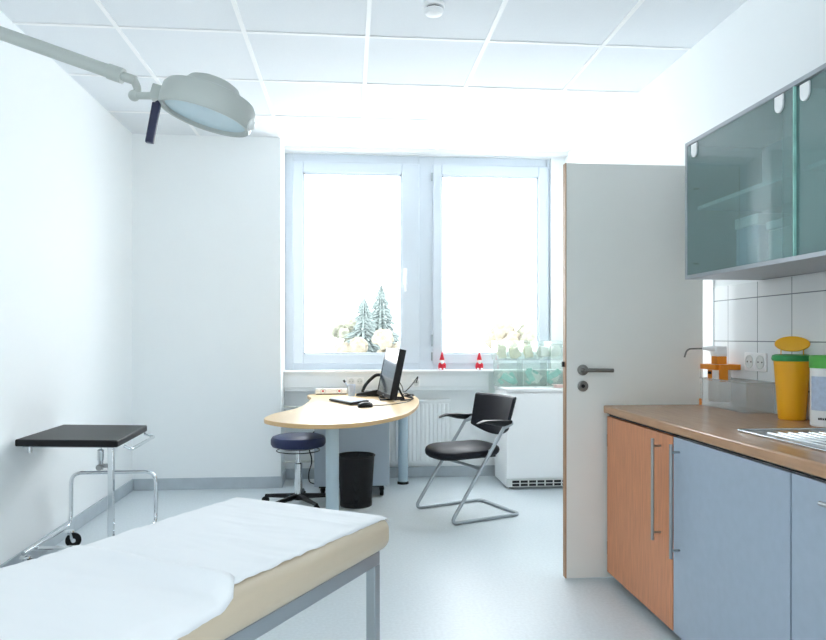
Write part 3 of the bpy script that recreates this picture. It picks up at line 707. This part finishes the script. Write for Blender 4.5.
# backrest: curved shield
bm = bmesh.new(); nu, nv = 16, 12; Fv = []; Bv = []
for j in range(nv+1):
    t = j/nv; z = .515+.27*t
    ra, rb = [], []
    for i in range(nu+1):
        s = -1+2*i/nu
        hw = .235-.02*(1-t); zz = z
        if t < .35: hw *= 1
        low = .05*(abs(s)**2)*(1-t)       # corners lift at the bottom
        zz = z+low
        x = -.185-.055*t+.045*s*s
        y = s*hw
        ra.append(bm.verts.new((x, y, zz))); rb.append(bm.verts.new((x-.032, y*.985, zz)))
    Fv.append(ra); Bv.append(rb)
for G, fl in ((Fv, 0), (Bv, 1)):
    for j in range(nv):
        for i in range(nu):
            q = (G[j][i], G[j][i+1], G[j+1][i+1], G[j+1][i]); bm.faces.new(q if not fl else q[::-1])
for i in range(nu):
    bm.faces.new((Fv[0][i], Fv[0][i+1], Bv[0][i+1], Bv[0][i])); bm.faces.new((Fv[nv][i], Fv[nv][i+1], Bv[nv][i+1], Bv[nv][i]))
for j in range(nv):
    bm.faces.new((Fv[j][0], Fv[j+1][0], Bv[j+1][0], Bv[j][0])); bm.faces.new((Fv[j][nu], Fv[j+1][nu], Bv[j+1][nu], Bv[j][nu]))
obj('backrest', bm, 'leather', ch, bevel=.012, seg=3)
for s in (-1, 1):
    bm = bmesh.new(); tube(bm, [(-.12, s*W, .595), (-.19, s*(W-.02), .615), (-.205, s*(W-.06), .62)], .014, 10, flat=1.4); obj('back_bracket', bm, 'satin', ch, smooth=True)
    # arm: tapering blade, thick at the rear
    bm = bmesh.new(); secs = [(-.17, .632, .020, .022), (-.12, .634, .024, .040), (-.05, .640, .026, .036), (.03, .642, .026, .018), (.07, .632, .022, .010), (.095, .622, .012, .007)]
    rg = []
    for x, z, hw, th in secs:
        rg.append([bm.verts.new((x, s*W+hw*math.cos(a), z+(0 if math.sin(a) > 0 else -th*.0)+(math.sin(a)*.004 if math.sin(a) > 0 else math.sin(a)*th))) for a in [2*PI*i/16 for i in range(16)]])
    bm.faces.new(rg[0][::-1]); bm.faces.new(rg[-1])
    for a, b in zip(rg, rg[1:]):
        for i in range(16): bm.faces.new((a[i], a[(i+1) % 16], b[(i+1) % 16], b[i]))
    obj('armrest', bm, 'black', ch, smooth=True)

# ------------------------------------------------------------ instrument table
it = thing('instrument_table', 'chrome rolling instrument table with black top by the left wall', 'table', (0, 0, 0))
top = [(-1.120, 3.50), (-1.145, 4.09), (-1.635, 4.17), (-1.63, 3.575)]
bm = bmesh.new(); prism(bm, top, .645, .68); obj('tray_top', bm, 'black', it, bevel=.007, seg=3)
bm = bmesh.new(); prism(bm, [(-1.15, 3.54), (-1.17, 4.06), (-1.62, 4.13), (-1.605, 3.60)], .638, .645); obj('under_plate', bm, 'satin', it)
px_, py_ = -1.222, 3.72
obj('post', B(px_-.014, px_+.014, py_-.014, py_+.014, .10, .638), 'chrome', it, bevel=.003)
obj('adjuster', L([(0, .50), (.013, .50), (.013, .545), (.016, .55), (.016, .60), (.006, .605), (.006, .638), (0, .638)], 20, Matrix.Translation((px_-.052, py_, 0))), 'chrome', it, smooth=True)
bm = bmesh.new(); lathe(bm, [(0, 0), (.014, 0), (.016, .02), (.012, .026), (0, .026)], 16, Matrix.Translation((px_-.05, py_-.012, .515)) @ Matrix.Rotation(PI/2, 4, 'X')); box(bm, px_-.06, px_, py_-.006, py_+.006, .51, .53)
obj('clamp_knob', bm, 'steel', it, smooth=True)
ul, ur, uy = -1.565, -1.10, 4.10
obj('base_frame', T(fillet([(-1.60, 3.60, .115), (ul, uy, .125), (ul, uy, .415), (ur, uy, .415), (ur, uy, .125), (ur-.04, 3.60, .115)], .065, 8), .011, 14), 'chrome', it, smooth=True)
obj('crossbar', T([(-1.615, py_, .103), (ur-.03, py_, .103)], .011, 12), 'chrome', it, smooth=True)
obj('push_rail', T([(-1.12, 3.60, .638), (-1.085, 3.60, .62), (-1.095, 4.05, .62), (-1.15, 4.05, .638)], .008, 12, bend=.02), 'chrome', it, smooth=True)
for a in ((-1.57, 3.60),):
    obj('end_clip', L([(0, .612), (.012, .612), (.012, .64), (0, .64)], 12, Matrix.Translation((a[0], a[1], 0))), 'chrome', it, smooth=True)
for (x, y, zt) in ((ul, uy-.02, .125), (ur, uy-.02, .125), (-1.60, 3.62, .105), (ur-.04, 3.62, .105)):
    c = obj('caster', L([(.0, -.009), (.035, -.009), (.0415, -.006), (.0415, .006), (.035, .009), (0, .009)], 28, Matrix.Translation((x+.02, y, .0415)) @ Matrix.Rotation(math.radians(20), 4, 'Z') @ Matrix.Rotation(PI/2, 4, 'X')), 'black', it, smooth=True)
    bm = bmesh.new(); lathe(bm, [(0, .082), (.018, .082), (.028, .088), (.024, .096), (0, .10)], 20, Matrix.Translation((x, y, 0)))
    for q in (-.013, .013): prism(bm, [(-.012, 0), (.012, 0), (.026, -.05), (.014, -.052)], -.0015, .0015, Matrix.Translation((x+.003, y+q, .084)) @ Matrix.Rotation(PI/2, 4, 'X'))
    lathe(bm, [(0, -.016), (.012, -.016), (.012, .016), (0, .016)], 12, Matrix.Translation((x+.02, y, .0415)) @ Matrix.Rotation(math.radians(20), 4, 'Z') @ Matrix.Rotation(PI/2, 4, 'X'))
    obj('caster_fork', bm, 'chrome', c, smooth=True)

# ------------------------------------------------------------ examination couch
cou = thing('examination_couch', 'beige padded examination couch on a grey steel frame', 'couch', (-.133, 2.360, 0), math.radians(-31))
LW, LL = .315, 1.95
Rr = .042
bm = bmesh.new()
# pad: rounded box by profile
def pad_prof(x, y):  # rounded top surface height
    def e(d): return 0 if d >= Rr else Rr-math.sqrt(max(0, Rr*Rr-(Rr-d)**2))
    return .62-max(e(LW-abs(x)), e(-y), e(y+LL))
box(bm, -LW, LW, -LL, 0, .515, .62)
obj('mattress', bm, 'vinyl', cou, bevel=.042, seg=8)
bm = bmesh.new()
x0, x1, y0, y1 = -.285, .285, -1.91, -.035
box(bm, x0, x0+.03, y0, y1, .472, .5145); box(bm, x1-.03, x1, y0, y1, .472, .5145); box(bm, x0+.03, x1-.03, y1-.03, y1, .472, .5145); box(bm, x0+.03, x1-.03, y0, y0+.03, .472, .5145)
obj('frame', bm, 'satin', cou, bevel=.003)
for x, y in ((x0, y1-.032), (x1-.032, y1-.032), (x0, y0), (x1-.032, y0)):
    g = obj('leg', B(x, x+.032, y, y+.032, .012, .472), 'satin', cou, bevel=.002)
    obj('leg_cap', B(x-.002, x+.034, y-.002, y+.034, 0, .014), 'black', g)
# paper sheets
def sheet(name, label, ya, yb, xa, xb_fn, ridge, off):
    bm = bmesh.new(); nx, ny = 46, 90; G = []
    for j in range(ny+1):
        y = (-.72 if ya is None else ya)+(yb-(-.72 if ya is None else ya))*j/ny; row = []
        for i in range(nx+1):
            x = xa+(xb_fn(y)-xa)*i/nx
            if ya is None: y = yfold(x)+(yb-yfold(x))*j/ny
            xx = max(-LW+.002, min(LW-.002, x)); yy = min(-.002, max(-LL+.002, y))
            z = pad_prof(xx, yy)+off
            if x < -LW: z -= (-LW-x)
            if x > LW: z -= (x-LW); xx += .004
            n1 = noise.noise(Vector((x*2.2, y*7, off*100)))*.5+noise.noise(Vector((x*5, y*14, 3)))*.25
            lift = .010*abs(n1)+.005*abs(noise.noise(Vector((x*3.5+y, y*26, off*50))))
            z += lift+ridge(x, y)
            row.append(bm.verts.new((xx-(.003 if x < -LW else 0), yy+(.003 if y > -.003 else 0), z)))
        G.append(row)
    for j in range(ny):
        for i in range(nx): bm.faces.new((G[j][i], G[j][i+1], G[j+1][i+1], G[j+1][i]))
    o = obj(name, bm, 'paper', loc=tuple(cou.location), rot=(0, 0, math.radians(-31)), smooth=True); tag(o, label, 'paper sheet')
    sd = o.modifiers.new('thickness', 'SOLIDIFY'); sd.thickness = .0008
    return o
yfold = lambda x: -.70-.10*x
sheet('paper_sheet', 'white crinkled paper sheet covering the foot end of the couch', -.004, -.95, -LW-.035, lambda y: .302+y*.03, lambda x, y: 0, .002)
def ridge(x, y):
    d = y-yfold(x)   # positive beyond the free edge
    s = max(0, 1+d/.07); s = s*s*(3-2*s)
    return s*(.016*max(0, min(1, (x+.30)/.2))+.010*max(0, min(1, (x-.05)/.2)))
o2 = sheet('paper_sheet', 'upper white paper sheet with a raised edge on the couch head end', None, -1.94, -LW-.03, lambda y: LW+.004+.012*min(1, max(0, (-.76-y)/.25)) if y < -.76 else .29+.03*(-.72-y)/.04, ridge, .006)

# ------------------------------------------------------------ examination lamp
lp = thing('examination_lamp', 'grey round examination lamp on a long arm from the left wall', 'lamp', (-1.67, 2.66, 2.42))
O = Vector(lp.location); LC = Vector((-.508, 2.557, 1.992))
v = lambda *a: Vector(a)-O
obj('wall_plate', B(0, .012, -.05, .05, -.12, .12), 'lamp', lp, bevel=.004)
obj('bracket', L([(0, -.09), (.026, -.09), (.026, .07), (.02, .08), (0, .08)], 24, Matrix.Translation((.045, 0, 0))), 'lamp', lp, smooth=True)
dirA = (Vector((-.80, 2.582, 2.1085))-Vector((-1.245, 2.622, 2.266)))
P1 = Vector((-.835, 2.586, 2.121)); P0 = P1-dirA*1.76
obj('arm', T([P0-O, P1-O], .0235, 24), 'lamp', lp, smooth=True)
bm = bmesh.new(); tube(bm, [P1-dirA*.05-O, P1+dirA*.06-O], .027, 20); tube(bm, [P1+dirA*.06-O, P1+dirA*.16-O], .017, 16)
obj('collar', bm, 'lamp', lp, smooth=True)
bm = bmesh.new(); q = P1+dirA*.15
tube(bm, [q-O, q+Vector((.015, 0, -.035))-O, q+Vector((0, 0, -.06))-O], .014, 12, bend=.02); ball(bm, q+Vector((.0, 0, -.055))-O, .02)
obj('joint', bm, 'lamp', lp, smooth=True)
q2 = q+Vector((.0, 0, -.055)); hd = Vector((-.692, 2.557, 2.036))
obj('yoke_arm', T([q2-O, hd-O], .013, 12), 'lamp', lp, smooth=True)
HR = Matrix.Translation(LC-O) @ Matrix.Rotation(math.radians(15), 4, 'Y') @ Matrix.Rotation(math.radians(-1), 4, 'X') @ Matrix.Diagonal((.92, .92, 1.04, 1))
bm = bmesh.new(); box(bm, -.215, -.172, -.03, .03, -.02, .03, HR); obj('yoke', bm, 'lamp', lp, bevel=.004)
hed = obj('lamp_head', L([(.155, -.018), (.160, -.032), (.172, -.034), (.178, -.026), (.181, .0), (.178, .036), (.168, .05), (.125, .062), (.115, .068), (.095, .092), (.075, .10), (0, .104)], 56, HR), 'lamp', lp, smooth=True)
obj('lens', L([(0, -.021), (.157, -.021), (.157, -.017), (0, -.017)], 56, HR), 'lampglass', hed, smooth=True)
obj('reflector', L([(.155, -.012), (.12, .02), (.05, .036), (0, .038)], 40, HR), 'white', hed, smooth=True)
bm = bmesh.new(); lathe(bm, [(0, -.016), (.012, -.016), (.02, .0), (.012, .016), (0, .016)], 12, HR @ Matrix.Translation((.18, -.03, -.015)) @ Matrix.Rotation(PI/2, 4, 'Y')); obj('side_knob', bm, 'offwhite', hed, smooth=True)
bm = bmesh.new(); hA = Vector((-.668, 2.50, 1.992)); hB = Vector((-.690, 2.49, 1.850))
tube(bm, [hA+Vector((0, .02, .01))-O, hA-O], .008, 8); box(bm, -.014, .014, -.009, .009, 0, (hA-hB).length, Matrix.Translation(hB-O) @ rot_to(hA-hB))
obj('handle', bm, mat('navy_plastic', (34, 38, 66), .4), lp, bevel=.003, label='dark navy handle')

# ------------------------------------------------------------ smoke detector
sd = thing('smoke_detector', 'white round smoke detector on the ceiling', 'smoke detector', (.392, 3.27, ZC))
obj('base', L([(0, -.0005), (.052, -.0005), (.052, -.014), (.05, -.018), (0, -.018)], 36), 'white', sd, smooth=True)
obj('vent_ring', L([(.036, -.018), (.036, -.028), (0, -.028)], 30), 'dark', sd, smooth=True)
obj('cap', L([(0, -.026), (.044, -.026), (.046, -.032), (.038, -.048), (.02, -.054), (0, -.055)], 36), 'white', sd, smooth=True)

# ------------------------------------------------------------ outside
st('ground', B(-150, 150, 7, 250, -4.2, -4), 'pale_ground')
def conifer(x, y, h, z0, r, label):
    t = thing('conifer_tree', label, 'tree', (x, y, z0), group='trees outside the left window')
    bm = bmesh.new(); n = 26; rnd = random.Random(int(x*100))
    for l in range(40):
        f = l/40; z = h*(.12+.86*f); rr = r*(1-f)**.9+.12; dz = h*.06*(1-f*.5)
        ring = [bm.verts.new((rr*(rnd.uniform(.55, 1.15) if i % 2 else rnd.uniform(.35, .6))*math.cos(2*PI*i/n), rr*(rnd.uniform(.6, 1.1) if i % 2 else .45)*math.sin(2*PI*i/n), z-dz*rnd.uniform(.5, .9)*(1 if i % 2 else .3))) for i in range(n)]
        tip = bm.verts.new((0, 0, z+h*.045)); bot = bm.verts.new((0, 0, z-dz*.3))
        for i in range(n): bm.faces.new((ring[i], ring[(i+1) % n], tip)); bm.faces.new((ring[(i+1) % n], ring[i], bot))
    obj('foliage', bm, 'conifer', t)
    obj('trunk', L([(0, 0), (.2, 0), (.05, h*.9), (0, h*.9)], 8), 'bark', t)
def bush(x, y, h, z0, r, m, label):
    t = thing('leafy_tree', label, 'tree', (x, y, z0), group='trees outside the left window')
    bm = bmesh.new(); rnd = random.Random(int(x*77+y))
    for k in range(10):
        c = Vector((rnd.uniform(-r, r)*.6, rnd.uniform(-r, r)*.6, h*rnd.uniform(.45, .85)))
        s = r*rnd.uniform(.35, .6); before = len(bm.verts)
        bmesh.ops.create_icosphere(bm, subdivisions=3, radius=s, matrix=Matrix.Translation(c)); bm.verts.ensure_lookup_table()
        for vv in bm.verts[before:]: vv.co = c+(vv.co-c)*(1+.35*noise.noise(vv.co*2.5/r*1.5))
    obj('crown', bm, m, t)
    obj('trunk', L([(0, 0), (.16, 0), (.06, h*.7), (0, h*.7)], 8), 'bark', t)
def atd(px, d):   # where a direction seen from the room meets the plane d metres out
    th = math.atan(63/700); xc = (px-413)/700*d
    return xc*math.cos(th)+d*math.sin(th), d*math.cos(th)-xc*math.sin(th)
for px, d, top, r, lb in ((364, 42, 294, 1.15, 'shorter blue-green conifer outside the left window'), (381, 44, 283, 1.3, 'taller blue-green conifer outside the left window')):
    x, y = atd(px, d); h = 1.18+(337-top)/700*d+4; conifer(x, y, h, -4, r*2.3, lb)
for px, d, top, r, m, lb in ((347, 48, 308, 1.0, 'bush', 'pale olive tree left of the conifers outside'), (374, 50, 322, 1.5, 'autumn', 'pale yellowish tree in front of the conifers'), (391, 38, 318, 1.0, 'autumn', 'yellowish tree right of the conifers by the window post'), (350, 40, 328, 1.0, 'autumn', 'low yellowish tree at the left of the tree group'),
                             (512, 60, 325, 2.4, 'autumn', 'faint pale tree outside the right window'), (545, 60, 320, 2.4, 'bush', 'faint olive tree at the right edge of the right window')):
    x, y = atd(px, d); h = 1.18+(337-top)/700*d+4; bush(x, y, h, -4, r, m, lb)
